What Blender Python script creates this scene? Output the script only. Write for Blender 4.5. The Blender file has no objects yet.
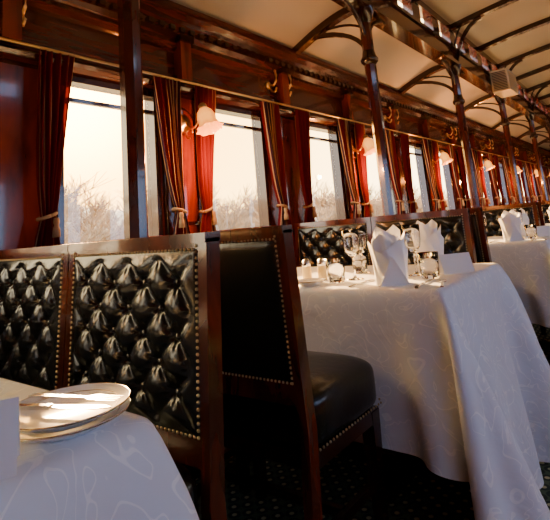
import bpy, math, random
import numpy as np
from mathutils import Vector, Matrix
random.seed(4); np.random.seed(4)
PI=math.pi
S=1.95; WX=-2.07; RX=1.87; CX=-1.36; CRX=1.16
Y0=-2.0; Y1=15.6
CAMZ=1.0
# ---------------------------------------------------------------- materials
def mat(name, col=(.8,.8,.8), rough=.5, metal=0, **kw):
    m=bpy.data.materials.new(name); m.use_nodes=True
    b=m.node_tree.nodes['Principled BSDF']
    b.inputs['Base Color'].default_value=(*col,1); b.inputs['Roughness'].default_value=rough
    b.inputs['Metallic'].default_value=metal
    for k,v in kw.items():
        b.inputs[k.replace('_',' ')].default_value=v
    return m
def nt(m): return m.node_tree.nodes, m.node_tree.links, m.node_tree.nodes['Principled BSDF']
def ramp(n, stops):
    r=n.new('ShaderNodeValToRGB'); e=r.color_ramp.elements
    while len(e)<len(stops): e.new(.5)
    for i,(p,c) in enumerate(stops):
        e[i].position=p; e[i].color=(*c,1)
    return r
def wood(name, c1, c2, rough=.2, scale=(1,1,1)):
    m=mat(name,c1,rough); n,l,b=nt(m)
    tc=n.new('ShaderNodeTexCoord'); mp=n.new('ShaderNodeMapping'); mp.inputs['Scale'].default_value=scale
    no=n.new('ShaderNodeTexNoise'); no.inputs['Scale'].default_value=3; no.inputs['Detail'].default_value=6; no.inputs['Distortion'].default_value=1.2
    r=ramp(n,[(.3,c1),(.7,c2)])
    l.new(tc.outputs['Object'],mp.inputs[0]); l.new(mp.outputs[0],no.inputs['Vector']); l.new(no.outputs['Fac'],r.inputs[0]); l.new(r.outputs[0],b.inputs['Base Color'])
    b.inputs['Coat Weight'].default_value=.6; b.inputs['Coat Roughness'].default_value=.05
    b.inputs['Coat Tint'].default_value=(1,.8,.65,1)
    return m
M_WOOD=wood('mahogany',(.055,.007,.003),(.24,.030,.006),.16,(3,3,.6))
M_WOODH=wood('mahogany_horizontal',(.025,.004,.002),(.10,.013,.004),.17,(3,.6,6))
M_WOODD=wood('dark_mahogany',(.012,.003,.0018),(.030,.006,.003),.17,(4,4,1))
M_BRASS=mat('brass',(.75,.5,.2),.3,1)
M_SILVER=mat('silver',(.85,.83,.8),.18,1)
M_CREAM=mat('cream_ceiling',(.46,.41,.32),.35)
M_PORC=mat('porcelain',(.88,.88,.88),.12)
M_GOLD=mat('silver_rim',(.7,.62,.5),.2,1)
M_PAPER=mat('card_paper',(.9,.9,.9),.6)
M_NAP=mat('napkin_linen',(.92,.92,.94),.8)
M_BUTTER=mat('shaker_ceramic',(.75,.6,.3),.35)
M_GLASS=mat('crystal_glass',(1,1,1),.02,0,Transmission_Weight=1.0,IOR=1.45)
M_LEA=mat('black_leather',(.006,.0065,.0055),.235); n,l,b=nt(M_LEA)
v=n.new('ShaderNodeTexNoise'); v.inputs['Scale'].default_value=60; v.inputs['Detail'].default_value=4
tc=n.new('ShaderNodeTexCoord'); l.new(tc.outputs['Object'],v.inputs['Vector'])
bp=n.new('ShaderNodeBump'); bp.inputs['Strength'].default_value=.25; bp.inputs['Distance'].default_value=.003
l.new(v.outputs['Fac'],bp.inputs['Height']); l.new(bp.outputs[0],b.inputs['Normal'])
# cloth damask
M_CLOTH=mat('damask_cloth',(.85,.85,.88),.55); n,l,b=nt(M_CLOTH)
tc=n.new('ShaderNodeTexCoord'); no=n.new('ShaderNodeTexNoise'); no.inputs['Scale'].default_value=8.5; no.inputs['Detail'].default_value=.6; no.inputs['Distortion'].default_value=2.2
l.new(tc.outputs['UV'],no.inputs['Vector'])
s1=n.new('ShaderNodeMath'); s1.operation='MULTIPLY'; s1.inputs[1].default_value=4.0
s2=n.new('ShaderNodeMath'); s2.operation='PINGPONG'; s2.inputs[1].default_value=.5
l.new(no.outputs['Fac'],s1.inputs[0]); l.new(s1.outputs[0],s2.inputs[0])
r=ramp(n,[(.05,(.97,.985,1)),(.08,(.82,.85,.90))]); l.new(s2.outputs[0],r.inputs[0]); l.new(r.outputs[0],b.inputs['Base Color'])
r2=ramp(n,[(.05,(.32,.32,.32)),(.08,(.52,.52,.52))]); l.new(s2.outputs[0],r2.inputs[0]); l.new(r2.outputs[0],b.inputs['Roughness'])
nz=n.new('ShaderNodeTexNoise'); nz.inputs['Scale'].default_value=6; nz.inputs['Detail'].default_value=3; nz.inputs['Distortion'].default_value=.8; l.new(tc.outputs['UV'],nz.inputs['Vector'])
bp=n.new('ShaderNodeBump'); bp.inputs['Strength'].default_value=.5; bp.inputs['Distance'].default_value=.02; l.new(nz.outputs['Fac'],bp.inputs['Height']); l.new(bp.outputs[0],b.inputs['Normal'])
# carpet
M_CARPET=mat('patterned_carpet',(.012,.02,.012),.95); n,l,b=nt(M_CARPET)
tc=n.new('ShaderNodeTexCoord'); mp=n.new('ShaderNodeMapping'); mp.inputs['Rotation'].default_value=(0,0,PI/4); mp.inputs['Scale'].default_value=(20,20,0)
vo=n.new('ShaderNodeTexVoronoi'); vo.inputs['Scale'].default_value=1; vo.inputs['Randomness'].default_value=0
r=ramp(n,[(.16,(.60,.55,.28)),(.21,(.022,.040,.026)),(.42,(.022,.040,.026)),(.5,(.09,.14,.07))])
l.new(tc.outputs['Object'],mp.inputs[0]); l.new(mp.outputs[0],vo.inputs['Vector']); l.new(vo.outputs['Distance'],r.inputs[0]); l.new(r.outputs[0],b.inputs['Base Color'])
# curtain
M_CUR=bpy.data.materials.new('striped_curtain'); M_CUR.use_nodes=True; n=M_CUR.node_tree.nodes; l=M_CUR.node_tree.links
for x in list(n): n.remove(x)
out=n.new('ShaderNodeOutputMaterial'); tc=n.new('ShaderNodeTexCoord'); sx=n.new('ShaderNodeSeparateXYZ'); l.new(tc.outputs['UV'],sx.inputs[0])
mu=n.new('ShaderNodeMath'); mu.operation='MULTIPLY'; mu.inputs[1].default_value=6; l.new(sx.outputs[0],mu.inputs[0])
fr=n.new('ShaderNodeMath'); fr.operation='FRACT'; l.new(mu.outputs[0],fr.inputs[0])
r=ramp(n,[(0,(.16,.012,.014)),(.4,(.16,.012,.014)),(.42,(.38,.20,.08)),(.5,(.38,.20,.08)),(.52,(.04,.016,.03)),(.7,(.04,.016,.03)),(.72,(.42,.27,.15)),(.8,(.12,.008,.012))])
r.color_ramp.interpolation='CONSTANT'; l.new(fr.outputs[0],r.inputs[0])
d=n.new('ShaderNodeBsdfDiffuse'); t=n.new('ShaderNodeBsdfTranslucent'); mx=n.new('ShaderNodeMixShader'); mx.inputs[0].default_value=.3
l.new(r.outputs[0],d.inputs[0]); l.new(r.outputs[0],t.inputs[0]); l.new(d.outputs[0],mx.inputs[1]); l.new(t.outputs[0],mx.inputs[2]); l.new(mx.outputs[0],out.inputs[0])
# lamp glass
M_SHADE=mat('lamp_shade_glass',(.30,.11,.02),.3); n,l,b=nt(M_SHADE)
lw=n.new('ShaderNodeLayerWeight'); lw.inputs[0].default_value=.5
r=ramp(n,[(0,(1,.36,.04)),(1,(.55,.10,.004))]); l.new(lw.outputs['Facing'],r.inputs[0]); l.new(r.outputs[0],b.inputs['Emission Color'])
b.inputs['Emission Strength'].default_value=2.6
M_BULB=mat('lamp_bulb_glass',(1,.8,.5),.3,0,Emission_Color=(1,.6,.22,1),Emission_Strength=14)
# pane
M_PANE=bpy.data.materials.new('window_glass'); M_PANE.use_nodes=True; n=M_PANE.node_tree.nodes; l=M_PANE.node_tree.links
for x in list(n): n.remove(x)
out=n.new('ShaderNodeOutputMaterial'); t=n.new('ShaderNodeBsdfTransparent'); g=n.new('ShaderNodeBsdfGlossy'); g.inputs['Roughness'].default_value=.02; mx=n.new('ShaderNodeMixShader'); mx.inputs[0].default_value=.04
l.new(t.outputs[0],mx.inputs[1]); l.new(g.outputs[0],mx.inputs[2]); l.new(mx.outputs[0],out.inputs[0])
M_TREE=mat('bare_branches',(.34,.25,.15),.9)
M_HILL=mat('hazy_hillside',(.70,.62,.48),.95); n,l,b=nt(M_HILL)
no=n.new('ShaderNodeTexNoise'); no.inputs['Scale'].default_value=60; no.inputs['Detail'].default_value=6; r=ramp(n,[(.35,(.36,.29,.19)),(.65,(.62,.52,.37))]); l.new(no.outputs['Fac'],r.inputs[0]); l.new(r.outputs[0],b.inputs['Base Color'])
M_GRASS=mat('dry_grass',(.35,.3,.18),.95); n,l,b=nt(M_GRASS)
no=n.new('ShaderNodeTexNoise'); no.inputs['Scale'].default_value=40; r=ramp(n,[(.3,(.28,.25,.14)),(.7,(.5,.43,.28))]); l.new(no.outputs['Fac'],r.inputs[0]); l.new(r.outputs[0],b.inputs['Base Color'])
# ---------------------------------------------------------------- mesh builder
class MB:
    def __init__(s): s.v=[]; s.f=[]; s.m=[]; s.s=[]; s.mats=[]; s.uv={}
    def mi(s,m):
        if m not in s.mats: s.mats.append(m)
        return s.mats.index(m)
    def add(s,vs,fs,m,smooth=False,M=None):
        o=len(s.v); 
        for p in vs:
            p=Vector(p); s.v.append(tuple(M@p if M else p))
        k=s.mi(m)
        for f in fs: s.f.append(tuple(i+o for i in f)); s.m.append(k); s.s.append(smooth)
        return o
    def box(s,x0,x1,y0,y1,z0,z1,m,M=None):
        vs=[(x,y,z) for x in (x0,x1) for y in (y0,y1) for z in (z0,z1)]
        s.add(vs,[(0,1,3,2),(4,6,7,5),(0,4,5,1),(2,3,7,6),(0,2,6,4),(1,5,7,3)],m,False,M)
    def lathe(s,prof,n,m,M=None,rf=None):
        vs=[];fs=[]
        for i,(r,z) in enumerate(prof):
            for j in range(n):
                a=2*PI*j/n; rr=r*(rf(a,z) if rf else 1)
                vs.append((rr*math.cos(a),rr*math.sin(a),z))
        for i in range(len(prof)-1):
            for j in range(n):
                k=(j+1)%n; fs.append((i*n+j,i*n+k,(i+1)*n+k,(i+1)*n+j))
        s.add(vs,fs,m,True,M)
    def tube(s,pts,r,n,m,M=None,smooth=True,cap=True):
        P=[Vector(p) for p in pts]; vs=[];fs=[]
        rs=r if isinstance(r,(list,tuple)) else [r]*len(P)
        up=Vector((0,0,1)); t0=(P[1]-P[0]).normalized()
        if abs(t0.dot(up))>.95: up=Vector((0,1,0))
        for i,p in enumerate(P):
            t=(P[min(i+1,len(P)-1)]-P[max(i-1,0)]).normalized()
            a=t.cross(up)
            if a.length<.05: a=t.cross(Vector((1,0,0)))
            a.normalize(); b=a.cross(t)
            for j in range(n):
                an=2*PI*(j+.5)/n; vs.append(p+rs[i]*(a*math.cos(an)+b*math.sin(an)))
        for i in range(len(P)-1):
            for j in range(n):
                k=(j+1)%n; fs.append((i*n+j,i*n+k,(i+1)*n+k,(i+1)*n+j))
        if cap: fs+= [tuple(range(n))[::-1], tuple((len(P)-1)*n+j for j in range(n))]
        s.add(vs,fs,m,smooth,M)
    def grid(s,fn,nu,nv,m,smooth=True,M=None,closed=False):
        vs=[];fs=[]
        for i in range(nu+1):
            for j in range(nv+1): vs.append(fn(i/nu,j/nv))
        w=nv+1
        for i in range(nu):
            for j in range(nv): fs.append((i*w+j,(i+1)*w+j,(i+1)*w+j+1,i*w+j+1))
        o=s.add(vs,fs,m,smooth,M)
        for i in range(nu+1):
            for j in range(nv+1): s.uv[o+i*w+j]=(i/nu,j/nv)
    def extr(s,prof,y0,y1,m,M=None):
        n=len(prof); vs=[(x,y0,z) for x,z in prof]+[(x,y1,z) for x,z in prof]
        fs=[(i,(i+1)%n,n+(i+1)%n,n+i) for i in range(n)]+[tuple(range(n))[::-1],tuple(range(n,2*n))]
        s.add(vs,fs,m,False,M)
    def plate(s,poly,z0,z1,m,M=None):
        n=len(poly); vs=[(x,y,z0) for x,y in poly]+[(x,y,z1) for x,y in poly]
        fs=[(i,(i+1)%n,n+(i+1)%n,n+i) for i in range(n)]+[tuple(range(n))[::-1],tuple(range(n,2*n))]
        s.add(vs,fs,m,False,M)
    def mesh(s,name):
        me=bpy.data.meshes.new(name); me.from_pydata(s.v,[],s.f); 
        for m in s.mats: me.materials.append(m)
        me.polygons.foreach_set('material_index',s.m); me.polygons.foreach_set('use_smooth',s.s)
        if s.uv:
            u=me.uv_layers.new(name='UVMap')
            for lp in me.loops: u.data[lp.index].uv=s.uv.get(lp.vertex_index,(0,0))
        me.update()
        import bmesh
        bm=bmesh.new(); bm.from_mesh(me); bmesh.ops.recalc_face_normals(bm,faces=bm.faces); bm.to_mesh(me); bm.free()
        return me
def obj(name,me,loc=(0,0,0),rz=0,bev=0,sc=None):
    o=bpy.data.objects.new(name,me); bpy.context.scene.collection.objects.link(o); o.location=loc; o.rotation_euler=(0,0,rz)
    if sc: o.scale=sc
    if bev:
        b=o.modifiers.new('bevel','BEVEL'); b.width=bev; b.segments=2; b.limit_method='ANGLE'; b.angle_limit=math.radians(50)
    return o
T=Matrix.Translation
def R(a,ax): return Matrix.Rotation(a,4,ax)
# ---------------------------------------------------------------- room
Ls=[1.84+S*k for k in range(-2,7)]
wins=[]
for L in Ls:
    for c in (L-.46,L+.46):
        if Y0+.35<c<Y1-.35: wins.append(c)
ZS,ZT=.98,1.78; HW=.285
def build_wall(xw,s,name):
    mb=MB()
    X=lambda d: xw+s*d
    def bx(d0,d1,y0,y1,z0,z1,m):
        a,b=sorted((X(d0),X(d1))); mb.box(a,b,y0,y1,z0,z1,m)
    bx(-.08,0,Y0,Y1,0,ZS,M_WOOD); bx(-.08,0,Y0,Y1,ZT,2.34,M_WOODH)
    edges=[Y0]
    for c in wins: edges+= [c-HW,c+HW]
    edges.append(Y1)
    for i in range(0,len(edges),2):
        a,b=edges[i],edges[i+1]; bx(-.08,0,a,b,ZS,ZT,M_WOOD)
        w=b-a
        if w<.42:
            for yy in (a+.035,b-.035): mb.tube([(X(.004),yy,ZS),(X(.004),yy,ZT)],.014,8,M_WOODD)
            pa,pb=a+.07,b-.07; c=(pa+pb)/2; hw=(pb-pa)/2
            poly=[(pa,ZS+.06),(pb,ZS+.06)]+[(c+hw*math.cos(t*PI/10),ZT-.16+hw*math.sin(t*PI/10)) for t in range(11)]
            n=len(poly); h=X(.014); h0=X(0)
            inner=[((y-c)*.82+c,(z-1.4)*.94+1.4) for y,z in poly]
            vs=[(h0,y,z) for y,z in poly]+[(h,y,z) for y,z in inner]
            mb.add(vs,[(i2,(i2+1)%n,n+(i2+1)%n,n+i2) for i2 in range(n)]+[tuple(range(n,2*n))],M_WOOD)
    for c in wins:
        bx(0,.02,c-.36,c+.36,.25,.85,M_WOODD); bx(.02,.03,c-.30,c+.30,.31,.79,M_WOOD)
    bx(0,.035,Y0,Y1,.90,.965,M_WOODD)
    obj(name,mb.mesh(name),bev=.004)
    prof=[(0,1.79),(.03,1.79),(.05,1.81),(.055,1.83),(.03,1.85),(.03,1.90),(.012,1.91),(.012,2.05),(.035,2.06),(.05,2.09),(.04,2.12),(.065,2.15),(.065,2.19),(.09,2.22),(.12,2.25),(.125,2.30),(.08,2.33),(0,2.33)]
    mb=MB(); mb.extr([(X(d),z) for d,z in prof],Y0,Y1,M_WOODH)
    y=Y0+.05
    while y<Y1:
        a,b=sorted((X(.06),X(.085))); mb.box(a,b,y,y+.035,2.155,2.185,M_WOODD); y+=.075
    for L in Ls+[L+.975 for L in Ls]:
        if Y0<L<Y1-.1:
            a,b=sorted((X(.01),X(.075))); mb.box(a,b,L-.04,L+.04,1.87,2.15,M_WOOD)
            a,b=sorted((X(.01),X(.095))); mb.box(a,b,L-.05,L+.05,2.10,2.14,M_WOODD)
    obj('trim_1',mb.mesh('trim'))
    mb=MB(); a,b=sorted((X(0),X(.02))); mb.box(a,b,Y0,Y1,0,.14,M_WOODD); obj('baseboard_'+name[5:],mb.mesh('baseboard'))
build_wall(WX,1,'wall_left'); build_wall(RX,-1,'wall_right')
def window_mesh(s):
    mb=MB()
    def bx(d0,d1,y0,y1,z0,z1,m):
        a,b=sorted((s*d0,s*d1)); mb.box(a,b,y0,y1,z0,z1,m)
    for sg in (-1,1):
        a,b=sorted((sg*HW,sg*(HW-.028))); bx(-.07,.012,a,b,ZS,ZT,M_WOODD)
    bx(-.07,.012,-HW+.028,HW-.028,ZT-.03,ZT,M_WOODD); bx(-.07,.03,-HW-.02,HW+.02,ZS-.02,ZS+.02,M_WOOD)
    bx(-.055,-.03,-HW+.028,HW-.028,ZT-.115,ZT-.095,M_WOODD)
    bx(-.045,-.041,-HW+.028,HW-.028,ZS+.02,ZT-.03,M_PANE)
    return mb.mesh('window')
wl,wr=window_mesh(1),window_mesh(-1)
for i,c in enumerate(wins):
    obj('window_%d'%(i+1),wl,(WX,c,0)); obj('window_%d'%(i+1+len(wins)),wr,(RX,c,0))
mb=MB(); mb.box(WX-.08,RX+.08,Y0,Y1,-.05,0,M_CARPET); obj('floor',mb.mesh('floor'))
for nm,y in (('wall_back',Y0-.06),('wall_front',Y1)):
    mb=MB(); mb.box(WX-.08,RX+.08,y,y+.06,0,3.1,M_WOOD)
    yy=y+.06 if y<0 else y-.02
    for x in (-1.6,-.9,.5,1.2): mb.box(x-.25,x+.25,yy,yy+.02,.3,2.0,M_WOODD)
    obj(nm,mb.mesh(nm))
cols=[.99+S*k for k in range(-1,8)]
mb=MB()
def sidez(t): return 2.31+.19*math.sin(t*PI/2)
def clz(t): return 2.86+.14*math.sin(t*PI)
mb.grid(lambda u,v:(WX+.06+(CX-WX-.08)*u,Y0+(Y1-Y0)*v,sidez(u)),12,1,M_CREAM)
mb.grid(lambda u,v:(RX-.06+(CRX-RX+.08)*u,Y0+(Y1-Y0)*v,sidez(u)),12,1,M_CREAM)
mb.grid(lambda u,v:(CX+(CRX-CX)*u,Y0+(Y1-Y0)*v,clz(u)),20,1,M_CREAM)
ce=obj('ceiling',mb.mesh('ceiling'))
so=ce.modifiers.new('s','SOLIDIFY'); so.thickness=.02; so.offset=0
mb=MB()
for y in cols:
    if y>Y1: continue
    for xa,xb in ((WX+.06,CX),(RX-.06,CRX)):
        pts=[(xa+(xb-xa)*i/10,y,sidez(i/10)-.03) for i in range(11)]
        mb.tube(pts,.045,4,M_WOODD,smooth=False)
for k,y in enumerate(sorted(cols+[c+.975 for c in cols])):
    if y>Y1: continue
    mb.tube([(CX+(CRX-CX)*i/16,y,clz(i/16)-.025) for i in range(17)],.05,4,M_WOODD,smooth=False)
obj('ceiling_rib_beams',mb.mesh('ribs'))
for xc,nm in ((CX,'a'),(CRX,'b')):
    mb=MB()
    mb.box(xc-.05,xc+.05,Y0,Y1,2.44,2.60,M_WOODH); mb.box(xc-.07,xc+.07,Y0,Y1,2.42,2.455,M_WOODD); mb.box(xc-.065,xc+.065,Y0,Y1,2.58,2.61,M_WOODD)
    mb.box(xc-.05,xc+.05,Y0,Y1,2.79,2.88,M_WOODH)
    st=S/4
    yy=cols[0]-2*S
    while yy<Y1:
        if yy>Y0-.1: mb.box(xc-.04,xc+.04,yy-.09,yy+.09,2.6,2.8,M_WOODH)
        yy+=st
    mb.box(xc-.003,xc+.003,Y0,Y1,2.6,2.8,M_PANE)
    obj('clerestory_beam',mb.mesh('clerestory'))
def arc(x0,z0,x1,z1,n=9):
    return [(x0+(x1-x0)*(1-math.cos(t*PI/2/n)),z0+(z1-z0)*math.sin(t*PI/2/n)) for t in range(n+1)]
M_WOODD2=wood('column_mahogany',(.03,.006,.003),(.09,.016,.006),.17,(4,4,.8))
def colmesh(s):
    mb=MB()
    mb.tube([(0,0,0),(0,0,.9)],.050,8,M_WOODD,smooth=False)
    mb.tube([(0,0,.9),(0,0,2.42)],.040,8,M_WOODD2,smooth=False)
    mb.lathe([(.04,.88),(.055,.90),(.055,.92),(.04,.95)],12,M_WOODD)
    mb.lathe([(.04,2.02),(.058,2.04),(.062,2.06),(.05,2.08),(.042,2.12)],12,M_WOODD)
    mb.lathe([(.04,2.32),(.055,2.35),(.075,2.40),(.08,2.43)],12,M_WOODD)
    for dx,zt in ((-.50*s,2.36),(.34*s,2.84)):
        p=arc(0,2.08,dx,zt); mb.tube([(x,0,z) for x,z in p],.022,4,M_WOODD,smooth=False)
        q=[(x*.62,z-.0) for x,z in arc(0,2.25,dx,zt+.02)]; mb.tube([(x,0,z) for x,z in q],.010,6,M_WOODD)
    for dy in (-.34,.34):
        p=arc(0,2.12,dy,2.42); mb.tube([(0,x,z) for x,z in p],.016,6,M_WOODD)
    return mb.mesh('support_column')
cm,cm2=colmesh(1),colmesh(-1)
for y in cols:
    if y<Y1: obj('support_column',cm,(CX,y,0)); obj('support_column',cm2,(CRX,y,0))
# ---------------------------------------------------------------- curtains
M_GOLDCORD=mat('gold_cord',(.34,.21,.10),.8)
def curtain_mesh(d, s, seed):
    rnd=random.Random(seed); ph=rnd.random()*6
    ztop,zb,zt=1.85,.80,1.12
    mb=MB()
    def W(z):
        if z>zt:
            t=(z-zt)/(ztop-zt); return .055+.13*(t**.65)
        t=(zt-z)/(zt-zb); return .055+.09*(1-(1-t)**2)
    def C(z):
        if z>zt:
            t=(z-zt)/(ztop-zt); return -.075+.045*(t**.8)
        return -.075-.01*(zt-z)/(zt-zb)
    def fn(u,v):
        z=ztop+(zb-ztop)*v; w=W(z)
        a=.010+.011*min(1,w/.15)
        y=C(z)+(u-.5)*w+.006*math.sin(5*v+ph+u*9)
        x=.060+a*math.sin(u*2*PI*5.5+ph+.6*math.sin(v*4))+.010*math.exp(-((z-zt)/.1)**2)
        return (s*x,d*y,z)
    mb.grid(fn,66,36,M_CUR)
    zr=zt
    mb.tube([(s*(.060+.034*math.cos(t)),d*(C(zr)+.036*math.sin(t)),zr+.012*math.sin(t)) for t in [i*2*PI/14 for i in range(15)]],.008,6,M_GOLDCORD)
    mb.lathe([(0,.0),(.010,0),(.013,-.02),(.009,-.03),(.014,-.045),(.017,-.08),(0,-.08)],10,M_GOLDCORD,T((s*.10,d*(C(zr)+.02),zr-.01)))
    return mb.mesh('curtain')
cmesh={(d,s,k):curtain_mesh(d,s,k*7+d) for d in (-1,1) for s in (-1,1) for k in range(2)}
for i,c in enumerate(wins):
    for d in (-1,1):
        obj('curtain',cmesh[(d,1,i%2)],(WX,c-d*HW,0)); obj('curtain',cmesh[(d,-1,i%2)],(RX,c-d*HW,0))
for xw,s in ((WX,1),(RX,-1)):
    mb=MB(); mb.tube([(xw+s*.06,Y0+.1,1.862),(xw+s*.06,Y1-.1,1.862)],.007,8,M_BRASS); obj('curtain_rail',mb.mesh('rail'))
# ---------------------------------------------------------------- wall lamps
def lamp_mesh():
    mb=MB()
    mb.lathe([(0,.0),(.045,0),(.05,.006),(.04,.014),(.02,.02),(.012,.035),(0,.036)],20,M_BRASS,R(PI/2,'Y'))
    pts=[]
    for i in range(17):
        t=i/16; pts.append((.03+.13*t,0,-.055*math.sin(t*PI*1.0)*(1-.3*t)+.06*t*t))
    mb.tube(pts,.006,8,M_BRASS)
    mb.tube([(.05+.025*math.cos(a),0,-.06+.025*math.sin(a)) for a in [i*.4 for i in range(13)]],.004,6,M_BRASS)
    Mx=T((.16,0,.055))@R(math.radians(160),'Y')
    mb.lathe([(.012,-.02),(.022,-.01),(.024,.01),(.018,.015)],14,M_BRASS,Mx)
    mb.lathe([(.020,.008),(.040,.03),(.048,.06),(.044,.085),(.053,.11),(.068,.125)],40,M_SHADE,Mx,rf=lambda a,z:1+.08*math.sin(8*a)*max(0,(z-.04)/.08))
    mb.lathe([(0,.03),(.015,.04),(.018,.055),(.012,.07),(0,.075)],12,M_BULB,Mx)
    return mb.mesh('wall_lamp')
lm=lamp_mesh()
for L in Ls:
    if not(Y0<L<Y1): continue
    obj('wall_lamp',lm,(WX+.012,L,1.62),sc=(1.08,1.12,1.12)); obj('wall_lamp',lm,(RX-.012,L,1.62),PI,sc=(1.08,1.12,1.12))
    if 0<L<12:
        li=bpy.data.lights.new('lamp_bulb','POINT'); li.energy=24; li.color=(1,.34,.07); li.shadow_soft_size=.02
        o=bpy.data.objects.new('lamp_bulb_light',li); o.location=(WX+.245,L,1.40); bpy.context.scene.collection.objects.link(o)
mb=MB()
mb.lathe([(0,.0),(.03,0),(.03,.008),(.012,.015),(0,.016)],14,M_BRASS,R(PI/2,'Y'))
mb.tube([(.01,0,0),(.05,0,-.01),(.075,0,.02),(.08,0,.06),(.07,0,.09)],.007,8,M_BRASS)
mb.tube([(.01,0,-.01),(.03,.0,-.05),(.055,0,-.06),(.07,0,-.04)],.007,8,M_BRASS)
mb.lathe([(0,-.012),(.012,0),(0,.012)],8,M_BRASS,T((.07,0,.095))); mb.lathe([(0,-.01),(.01,0),(0,.01)],8,M_BRASS,T((.07,0,-.035)))
hk=mb.mesh('coat_hook')
for y in cols:
    if Y0+.3<y<Y1:
        for dy in (-.26,-.08): obj('coat_hook',hk,(WX+.015,y+dy,2.0))
# ---------------------------------------------------------------- chair
M_WOODC=wood('chair_wood',(.03,.006,.003),(.12,.020,.007),.18,(4,4,1))
M_NAIL=mat('brass_nail',(.45,.33,.17),.35,1)
def chair_mesh():
    mb=MB(); lean=lambda z: -.06*max(0,z-.45)
    def slab(x0,x1,y0,y1,z0,z1,m):
        vs=[(x,y+lean(z),z) for x in (x0,x1) for y in (y0,y1) for z in (z0,z1)]
        mb.add(vs,[(0,1,3,2),(4,6,7,5),(0,4,5,1),(2,3,7,6),(0,2,6,4),(1,5,7,3)],m)
    H=.290
    for sg in (-1,1):
        a,b=sorted((sg*H,sg*(H-.028))); slab(a,b,-.021,.021,.45,.985,M_WOODC)
        vs=[(x,y,z) for (z,o) in ((.45,0),(0,-.03)) for x in (a,b) for y in (-.021+o,.021+o)]
        mb.add(vs,[(0,1,3,2),(4,6,7,5),(0,4,5,1),(2,3,7,6),(0,2,6,4),(1,5,7,3)],M_WOODC)
    slab(-H,H,-.025,.025,.976,.998,M_WOODC)
    slab(-.265,.265,-.020,.020,.955,.977,M_WOODC)
    slab(-.265,.265,-.020,.020,.52,.58,M_WOODC)
    slab(-.265,.265,-.010,.010,.57,.96,M_LEA)
    X0,X1,Z0,Z1=-.266,.266,.57,.970
    PX,PZ=.124,.118; ZC0=.77
    def tuft(u,v):
        x=X0+(X1-X0)*u; z=Z0+(Z1-Z0)*v
        e=min(u*(X1-X0),(1-u)*(X1-X0),v*(Z1-Z0),(1-v)*(Z1-Z0)); ef=min(1,e/.022)
        inn=min(1,max(0,(e-.014)/.04)); inn=inn*inn*(3-2*inn)
        xx=x+.006*math.sin(17*z+3)*math.sin(13*x); zz=z+.005*math.sin(19*x+1)
        p=xx/PX; q=(zz-ZC0)/PZ
        a=p+q+.5; b=p-q+.5
        sa,sb=abs(math.sin(PI*a)),abs(math.sin(PI*b))
        da=a-round(a); db=b-round(b); dd=math.hypot(da,db)
        fold=(sa**.7)*(sb**.7)
        h=.013+.0155*fold-.013*math.exp(-(dd/.16)**2)
        h+=.0022*math.sin(18*math.atan2(db,da+1e-6)/2+3*dd)*math.exp(-((dd-.24)/.13)**2)
        h=h*inn+.017*(1-inn)
        h*= (1-(1-ef)**2)**.5
        return (x,.008+h+lean(z),z)
    mb.grid(tuft,120,96,M_LEA)
    for i in range(-6,7):
        for j in range(-6,7):
            p=(i+j-1)/2; q=(i-j)/2
            x=p*PX; z=ZC0+q*PZ
            if X0+.03<x<X1-.03 and Z0+.03<z<Z1-.03:
                mb.lathe([(.0115,-.006),(.011,.001),(.007,.005),(0,.0065)],12,M_LEA,T((x,.0125+lean(z),z))@R(-PI/2,'X'))
    def rear(u,v):
        x=X0+(X1-X0)*u; z=Z0+(Z1-Z0)*v
        e=min(u*(X1-X0),(1-u)*(X1-X0),v*(Z1-Z0),(1-v)*(Z1-Z0)); ef=min(1,e/.03)
        return (x,-.011-.014*(1-(1-ef)**2)**.5+lean(z),z)
    mb.grid(rear,24,24,M_LEA)
    def nail(p,ax):
        Mx=T(p)@ (R(-PI/2,'X') if ax>0 else R(PI/2,'X'))
        mb.lathe([(.0042,0),(.0034,.0026),(0,.004)],6,M_NAIL,Mx)
    z=Z0+.008
    while z<Z1:
        for x in (X0+.008,X1-.008):
            nail((x,.021+lean(z),z),1); nail((x,-.019+lean(z),z),-1)
        z+=.0135
    x=X0+.02
    while x<X1-.01:
        for z in (Z0+.008,Z1-.008):
            nail((x,.021+lean(z),z),1); nail((x,-.019+lean(z),z),-1)
        x+=.0135
    def sup(a,n): 
        c=math.cos(a); s_=math.sin(a); return (math.copysign(abs(c)**n,c),math.copysign(abs(s_)**n,s_))
    def seat(u,v):
        a=u*2*PI; cx,cy=sup(a,.25); b=(v-.5)*PI; r,zz=sup(b,.35)
        top=.02*(1-min(1,r)**2) if zz>0 else 0
        return (cx*r*.288,.218+cy*r*.205,.46+zz*.08+top)
    mb.grid(seat,64,28,M_LEA)
    mb.box(-.272,.272,.02,.405,.345,.385,M_WOODD)
    for i in range(32):
        x=-.27+i*.0174
        mb.lathe([(.0042,0),(.0034,.003),(0,.004)],6,M_NAIL,T((x,.4215,.40))@R(-PI/2,'X'))
    for sg in (-1,1):
        for i in range(22):
            mb.lathe([(.0042,0),(.0034,.003),(0,.004)],6,M_NAIL,T((sg*.286,.03+i*.0175,.40))@R(sg*PI/2,'Y'))
        c=sg*.25
        vs=[(c+dx*w,.38+dy*w,z) for (z,w) in ((.38,.024),(0,.015)) for dx in (-1,1) for dy in (-1,1)]
        mb.add(vs,[(0,1,3,2),(4,6,7,5),(0,4,5,1),(2,3,7,6),(0,2,6,4),(1,5,7,3)],M_WOODD)
    mb.box(-.255,-.235,-.03,.38,.15,.175,M_WOODD); mb.box(.235,.255,-.03,.38,.15,.175,M_WOODD)
    mb.box(-.24,.24,.18,.20,.15,.175,M_WOODD)
    return mb.mesh('dining_chair')
ch=chair_mesh()
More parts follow.
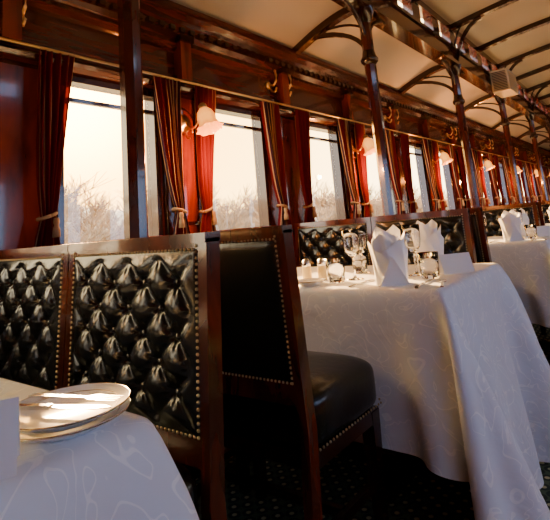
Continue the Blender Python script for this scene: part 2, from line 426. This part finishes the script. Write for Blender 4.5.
for k in range(-1,7):
    P=.975+S*k
    for xa,xb in ((-1.095,-1.11),(-1.68,-1.695)):
        if P>-1: obj('dining_chair',ch,(xb,P+.155,0),0)
        if k>=0: obj('dining_chair',ch,(xa,P-.215,0),PI)
# ---------------------------------------------------------------- tables + cloth simulation
TXE=-.58; TH=.385; TZ=.75; TX0=-1.965
def table_mesh():
    mb=MB(); mb.box(TX0+.01,TXE-.02,-TH+.02,TH-.02,.705,TZ-.010,M_WOODD)
    mb.box(TX0+.05,TXE-.06,-TH+.06,TH-.06,.66,.705,M_WOODD)
    mb.lathe([(.05,.04),(.06,.1),(.04,.15),(.05,.4),(.04,.6),(.08,.66)],16,M_WOODD,T((-.95,0,0)))
    mb.box(-1.25,-.7,-.03,.03,0,.05,M_WOODD); mb.box(-.98,-.92,-.25,.25,0,.05,M_WOODD)
    return mb.mesh('dining_table')
def sim_cloth():
    h=.027
    xs=np.arange(TX0,TXE+.72,h); ys=np.arange(-32,33)*h
    nx,ny=len(xs),len(ys)
    GX,GY=np.meshgrid(xs,ys,indexing='ij')
    P=np.zeros((nx,ny,3))
    dx=np.maximum(GX-TXE,0); dy=np.maximum(np.abs(GY)-TH,0); sg=np.sign(GY)
    r=np.hypot(dx,dy); th=np.arctan2(dy,dx+1e-9)
    fl=.06+.45*np.sin(2*th)
    P[...,0]=np.where(r>0,np.minimum(GX,TXE)+r*fl*np.cos(th)+.002,GX)
    P[...,1]=np.where(r>0,sg*(np.minimum(np.abs(GY),TH)+r*fl*np.sin(th)),GY)
    fly=(dx==0)&(dy>0)
    P[...,1]=np.where(fly,sg*(TH+.008),P[...,1])
    P[...,2]=TZ+.003-np.where(r>0,r*np.sqrt(1-fl**2),0)
    P[...,2]=np.maximum(P[...,2],.008)
    rng=np.random.RandomState(2)
    free=r>0
    N=np.zeros((nx,ny))
    for _ in range(12):
        kx,ky=rng.uniform(-18,18,2); N+=np.sin(GX*kx+GY*ky+rng.uniform(0,6))
    P[...,0]+=np.where(free,.014*N*np.minimum(1,r*4),0)
    w=free.astype(float)
    V=np.zeros_like(P)
    cons=[]
    def mk(di,dj,L,k):
        for par in (0,1):
            m=np.zeros((nx-abs(di),ny-abs(dj)),bool)
            ii,jj=np.indices(m.shape)
            if di and not dj: m=((ii//di)%2==par)
            elif dj and not di: m=((jj//dj)%2==par)
            else: m=(ii%2==par)
            cons.append((di,dj,L,k,m.astype(float)))
    mk(1,0,h,1.);mk(0,1,h,1.);mk(1,1,h*2**.5,.35);mk(1,-1,h*2**.5,.35);mk(3,0,3*h,.05);mk(0,3,3*h,.05)
    def proj(P):
        for di,dj,L,k,m in cons:
            if dj>=0: a=P[:nx-di,:ny-dj]; b=P[di:,dj:]; wa=w[:nx-di,:ny-dj]; wb=w[di:,dj:]
            else: a=P[:nx-di,-dj:]; b=P[di:,:ny+dj]; wa=w[:nx-di,-dj:]; wb=w[di:,:ny+dj]
            d=b-a; ln=np.sqrt((d*d).sum(-1))+1e-9; ws=wa+wb+1e-9
            c=(k*m*(ln-L)/ln/ws)[...,None]*d
            a+=c*wa[...,None]; b-=c*wb[...,None]
    dt=.016
    for st in range(200):
        V[...,2]-=9.8*dt; V*=.975
        V[...,0]+= .9*dt*np.where(free,1,0)
        Q=P+V*dt*w[...,None]
        for it in range(14):
            proj(Q)
            x=Q[...,0];y=Q[...,1];z=Q[...,2]
            ins=(x<TXE+.004)&(np.abs(y)<TH+.004)&(z<TZ+.002)&free
            d1=TXE+.004-x; d2=TH+.004-np.abs(y); d3=TZ+.002-z
            mA=ins&(d3<=d1)&(d3<=d2); mB=ins&~mA&(d1<=d2); mC=ins&~mA&~mB
            z[mA]=TZ+.002; x[mB]=TXE+.004; y[mC]=np.sign(y[mC])*(TH+.004)
            sc=(x<-.775)&(z<.58)&(np.abs(y)>TH+.006)
            y[sc]=np.sign(y[sc])*(TH+.006)
            x[:]=np.maximum(x,TX0-.005)
            np.maximum(z,.008,out=z)
        V=(Q-P)/dt
        g=(Q[...,2]<.012); V[g,:2]*=.3
        P=Q
    return P,GX,GY
P,GX,GY=sim_cloth()
nx,ny=P.shape[:2]
mb=MB(); mb.grid(lambda u,v:tuple(P[round(u*(nx-1)),round(v*(ny-1))]),nx-1,ny-1,M_CLOTH)
for k in mb.uv: u,v=mb.uv[k]; mb.uv[k]=(u*2.1,v*1.75)
cl=mb.mesh('tablecloth'); tb=table_mesh()
TC=[.085]+[1.95*k for k in range(1,8)]
for i,y in enumerate(TC):
    xo=-.02 if i==0 else 0
    obj('dining_table',tb,(xo,y,0))
    o=obj('tablecloth',cl,(xo,y,0)); sm=o.modifiers.new('sub','SUBSURF'); sm.levels=1; sm.render_levels=1
# ---------------------------------------------------------------- tableware
def napkin_mesh():
    mb=MB()
    for (rx,ry,h0,pk,ph,fl,npk) in ((.058,.042,.115,.045,0,.22,3),(.048,.034,.135,.050,.5,.30,3),(.034,.024,.165,.045,.25,.45,2)):
        def wrap(u,v):
            a=u*2*PI; tri=1-abs(((u*npk+ph)%1)*2-1)
            hh=h0+pk*tri**1.2
            r=1+fl*v*v
            return (rx*r*math.cos(a)*(1+.05*math.sin(5*a+ph*4)),ry*r*math.sin(a)+.003*math.sin(7*a+6*v),hh*v)
        mb.grid(wrap,72,14,M_NAP)
    mb.grid(lambda u,v:((u-.5)*.125*(1-.2*v),-.044-.004*math.cos((u-.5)*3)-.008*v,(.105-.10*abs(u-.5)*2)*v),12,6,M_NAP)
    return mb.mesh('folded_napkin')
def wine_mesh():
    mb=MB()
    mb.lathe([(0,.0),(.034,0),(.034,.002),(.010,.006),(.0045,.015),(.004,.05),(.006,.055),(.004,.062),(.0045,.085),(.015,.095),(.028,.112),(.032,.135),(.034,.165),(.035,.20),(.0338,.20),(.0325,.165),(.0305,.135),(.026,.114),(.012,.099),(0,.097)],28,M_GLASS,rf=lambda a,z:1+(.02*math.cos(14*a) if .1<z<.16 else 0))
    return mb.mesh('wine_glass')
def tumbler_mesh():
    mb=MB()
    mb.lathe([(0,.0),(.030,0),(.032,.006),(.036,.05),(.039,.095),(.0372,.095),(.034,.05),(.0295,.014),(0,.012)],24,M_GLASS,rf=lambda a,z:1+(.035*math.cos(12*a) if .004<z<.06 else 0))
    return mb.mesh('crystal_tumbler')
def shaker_mesh():
    mb=MB(); mb.lathe([(0,0),(.019,0),(.021,.01),(.020,.055),(.017,.062)],18,M_BUTTER); mb.lathe([(.018,.06),(.020,.065),(.018,.08),(.008,.09),(0,.092)],18,M_SILVER)
    return mb.mesh('salt_shaker')
def card_mesh():
    mb=MB(); w,h=.062,.078
    for sg in (-1,1):
        mb.box(-w,w,-.0006,.0006,0,h,M_PAPER,T((0,0,h*.97))@R(sg*math.radians(22),'X')@T((0,0,-h)))
    return mb.mesh('place_card')
def plate_mesh(r=.105):
    mb=MB(); k=r/.105
    mb.lathe([(0,.004),(.06*k,.004),(.07*k,.007),(.10*k,.016),(.105*k,.018)],56,M_PORC)
    mb.lathe([(.1035*k,.0165),(.1055*k,.0185),(.1065*k,.0175),(.105*k,.0155)],56,M_GOLD)
    mb.lathe([(.086*k,.0127),(.088*k,.0133)],56,M_GOLD)
    mb.lathe([(0,0),(.062*k,0),(.066*k,.003),(.10*k,.013),(.106*k,.017)],56,M_PORC)
    return mb.mesh('side_plate')
def knife_mesh():
    mb=MB(); mb.plate([(-.006,-.10),(.006,-.10),(.005,-.01),(-.005,-.01)],0,.006,M_SILVER)
    mb.plate([(-.005,-.01),(.005,-.01),(.009,.02),(.009,.08),(.002,.105),(-.005,.09)],.002,.004,M_SILVER)
    return mb.mesh('table_knife')
def fork_mesh():
    mb=MB(); mb.plate([(-.007,-.095),(.007,-.095),(.003,0),(.003,.03),(.012,.045),(.012,.06),(-.012,.06),(-.012,.045),(-.003,.03),(-.003,0)],0,.0035,M_SILVER)
    for i in range(4): x=-.0105+i*.007; mb.plate([(x-.0016,.059),(x+.0016,.059),(x+.001,.1),(x-.001,.1)],.0005,.003,M_SILVER)
    return mb.mesh('table_fork')
def spoon_mesh():
    mb=MB(); mb.plate([(-.006,-.09),(.006,-.09),(.003,.03),(-.003,.03)],.001,.004,M_SILVER)
    mb.plate([(.018*math.cos(t)*.8,.055+.028*math.sin(t)) for t in [i*PI/8 for i in range(16)]],.001,.0035,M_SILVER)
    return mb.mesh('table_spoon')
nap,wine,tum,sha,card,pla,kni,frk,spo=napkin_mesh(),wine_mesh(),tumbler_mesh(),shaker_mesh(),card_mesh(),plate_mesh(.084),knife_mesh(),fork_mesh(),spoon_mesh()
plb=plate_mesh(.065)
ZC=TZ+.004
for i,y in enumerate(TC):
    if i==0: continue
    def put(nm,me,x,dy,rz=0,dz=0): 
        o=obj(nm,me,(x,y+dy,ZC+dz),rz)
    put('folded_napkin',nap,-.80,-.27,.6)
    put('folded_napkin',nap,-.85,.26,.5)
    put('wine_glass',wine,-1.02,-.15); put('wine_glass',wine,-.80,-.04); put('wine_glass',wine,-1.09,.05)
    put('crystal_tumbler',tum,-1.06,-.23); put('crystal_tumbler',tum,-.71,-.13); put('crystal_tumbler',tum,-1.15,.14)
    put('salt_shaker',sha,-1.23,-.19); put('pepper_shaker',sha,-1.17,-.16)
    put('place_card',card,-.655,-.0,.75)
    put('side_plate',plb,-1.14,-.305)
    put('table_spoon',spo,-.62,-.26,.3); put('table_knife',kni,-.68,-.27,.1); put('table_fork',frk,-.93,-.26,0)
PX0,PY0=-.69,.378
obj('side_plate',pla,(PX0,PY0,ZC)); obj('side_plate',pla,(PX0,PY0,ZC+.011))
for o in (obj('table_knife',kni,(PX0+.01,PY0-.02,ZC+.030),math.radians(-66)), obj('table_fork',frk,(PX0-.01,PY0+.014,ZC+.030),math.radians(-72))): o.scale=(.85,.8,.9)
obj('place_card',card,(-.653,.229,ZC),math.radians(62))
obj('folded_napkin',nap,(-1.2,0,ZC))
mb=MB(); mb.box(-.10,.10,-.22,.22,-.13,.13,M_CREAM)
for i in range(7): mb.box(.10,.108,-.19,.19,-.10+i*.03,-.088+i*.03,M_BRASS)
for i in range(12): mb.box(-.08,.08,-.228,-.22,-.11+i*.019,-.103+i*.019,M_WOODD)
obj('air_conditioner',mb.mesh('air_conditioner'),(CX+.175,6.3,2.46),bev=.01)
# ---------------------------------------------------------------- exterior
mb=MB(); mb.box(-300,WX-1.2,-150,400,-1.3,-1.2,M_GRASS); mb.box(RX+1.2,300,-150,400,-1.3,-1.2,M_GRASS)
def hill(u,v):
    y=-120+520*u; h=5.6+1.6*math.sin(y*.05)+.8*math.sin(y*.21+1)+.35*math.sin(y*1.3)+.25*math.sin(y*2.9+2)+.2*math.sin(y*5.3)
    return (-58-22*v-max(0,y-40)*.15+6*math.sin(y*.03),y,-1.3+(h+1)*math.sin(v*PI/2))
mb.grid(hill,900,10,M_HILL); obj('grass_ground_and_hillside',mb.mesh('ground'))  # distant hazy hillside added here, in one object with the flat grass
def tree(mb,x,y,H,rnd):
    def br(p,d,L,r,lev):
        q=p+d*L; mb.tube([p,(p+q)/2+Vector((rnd.uniform(-.1,.1),rnd.uniform(-.1,.1),0))*L*.5,q],[r,r*.8,r*.55],3,M_TREE,cap=False)
        if lev<=0: return
        for _ in range(4 if lev>1 else 6):
            nd=(d+Vector((rnd.uniform(-1,1),rnd.uniform(-1,1),rnd.uniform(-.2,.7)))*.75).normalized()
            br(p.lerp(q,rnd.uniform(.4,1)),nd,L*rnd.uniform(.5,.8),r*.6,lev-1)
    br(Vector((x,y,-1.25)),Vector((rnd.uniform(-.1,.1),rnd.uniform(-.1,.1),1)).normalized(),H*.38,.08,4)
rnd=random.Random(5)
tms=[]
for i in range(5):
    mb=MB(); tree(mb,0,0,4.8,rnd); tms.append(mb.mesh('bare_tree'))
for i in range(380):
    yy=rnd.uniform(-6,95); xx=-rnd.uniform(12,26)-max(0,yy-10)*.15
    s=rnd.uniform(.7,1.15); o=obj('bare_tree',tms[i%5],(xx,yy,-1.25*(1-s)),rnd.uniform(0,6),sc=(s*1.4,s*1.4,s))
# ---------------------------------------------------------------- light
EL=math.radians(18)
sund=Vector((-.875*math.cos(EL),.485*math.cos(EL),math.sin(EL))).normalized()
sl=bpy.data.lights.new('sun','SUN'); sl.energy=60; sl.color=(1,.55,.2); sl.angle=.03
so=bpy.data.objects.new('sun',sl); so.rotation_euler=sund.to_track_quat('Z','Y').to_euler(); bpy.context.scene.collection.objects.link(so)
w=bpy.data.worlds.new('world'); bpy.context.scene.world=w; w.use_nodes=True; n=w.node_tree.nodes; l=w.node_tree.links
bg=n['Background']; tc=n.new('ShaderNodeTexCoord'); nm=n.new('ShaderNodeVectorMath'); nm.operation='NORMALIZE'; l.new(tc.outputs['Generated'],nm.inputs[0])
dt=n.new('ShaderNodeVectorMath'); dt.operation='DOT_PRODUCT'; dt.inputs[1].default_value=sund; l.new(nm.outputs[0],dt.inputs[0])
mr=n.new('ShaderNodeMapRange'); mr.inputs['From Min'].default_value=-.4; mr.inputs['From Max'].default_value=1.0; l.new(dt.outputs['Value'],mr.inputs[0])
r=ramp(n,[(0,(.40,.60,1.0)),(.40,(1,.87,.64)),(.82,(1,.74,.36)),(.95,(1,.58,.16)),(1,(1,.45,.07))]); l.new(mr.outputs[0],r.inputs[0])
mx=n.new('ShaderNodeMath'); mx.operation='MAXIMUM'; mx.inputs[1].default_value=0; l.new(dt.outputs['Value'],mx.inputs[0])
pw=n.new('ShaderNodeMath'); pw.operation='POWER'; pw.inputs[1].default_value=90; l.new(mx.outputs[0],pw.inputs[0])
ma=n.new('ShaderNodeMath'); ma.operation='MULTIPLY'; ma.inputs[1].default_value=60; l.new(pw.outputs[0],ma.inputs[0])
mr2=n.new('ShaderNodeMapRange'); mr2.inputs['From Min'].default_value=-.4; mr2.inputs['From Max'].default_value=.5; mr2.inputs['To Min'].default_value=6.5; mr2.inputs['To Max'].default_value=12; l.new(dt.outputs['Value'],mr2.inputs[0])
ad=n.new('ShaderNodeMath'); ad.operation='ADD'; l.new(ma.outputs[0],ad.inputs[0]); l.new(mr2.outputs[0],ad.inputs[1])
l.new(r.outputs[0],bg.inputs[0]); l.new(ad.outputs[0],bg.inputs[1])
# ---------------------------------------------------------------- camera
yaw=math.radians(37.2); pit=math.radians(-10.6); rol=math.radians(5.1)
f=Vector((-math.sin(yaw)*math.cos(pit),math.cos(yaw)*math.cos(pit),-math.sin(pit)))
r0=Vector((math.cos(yaw),math.sin(yaw),0)); u0=r0.cross(f)
uu=u0*math.cos(rol)+r0*math.sin(rol); rr=r0*math.cos(rol)-u0*math.sin(rol)
cd=bpy.data.cameras.new('camera'); cd.lens=480/550*36; cd.sensor_width=36; cd.clip_start=.02; cd.clip_end=1000
cd.shift_y=-125/550
co=bpy.data.objects.new('camera',cd); bpy.context.scene.collection.objects.link(co)
m=Matrix((( rr.x,uu.x,-f.x,0),(rr.y,uu.y,-f.y,0),(rr.z,uu.z,-f.z,CAMZ),(0,0,0,1)))
co.matrix_world=m; bpy.context.scene.camera=co
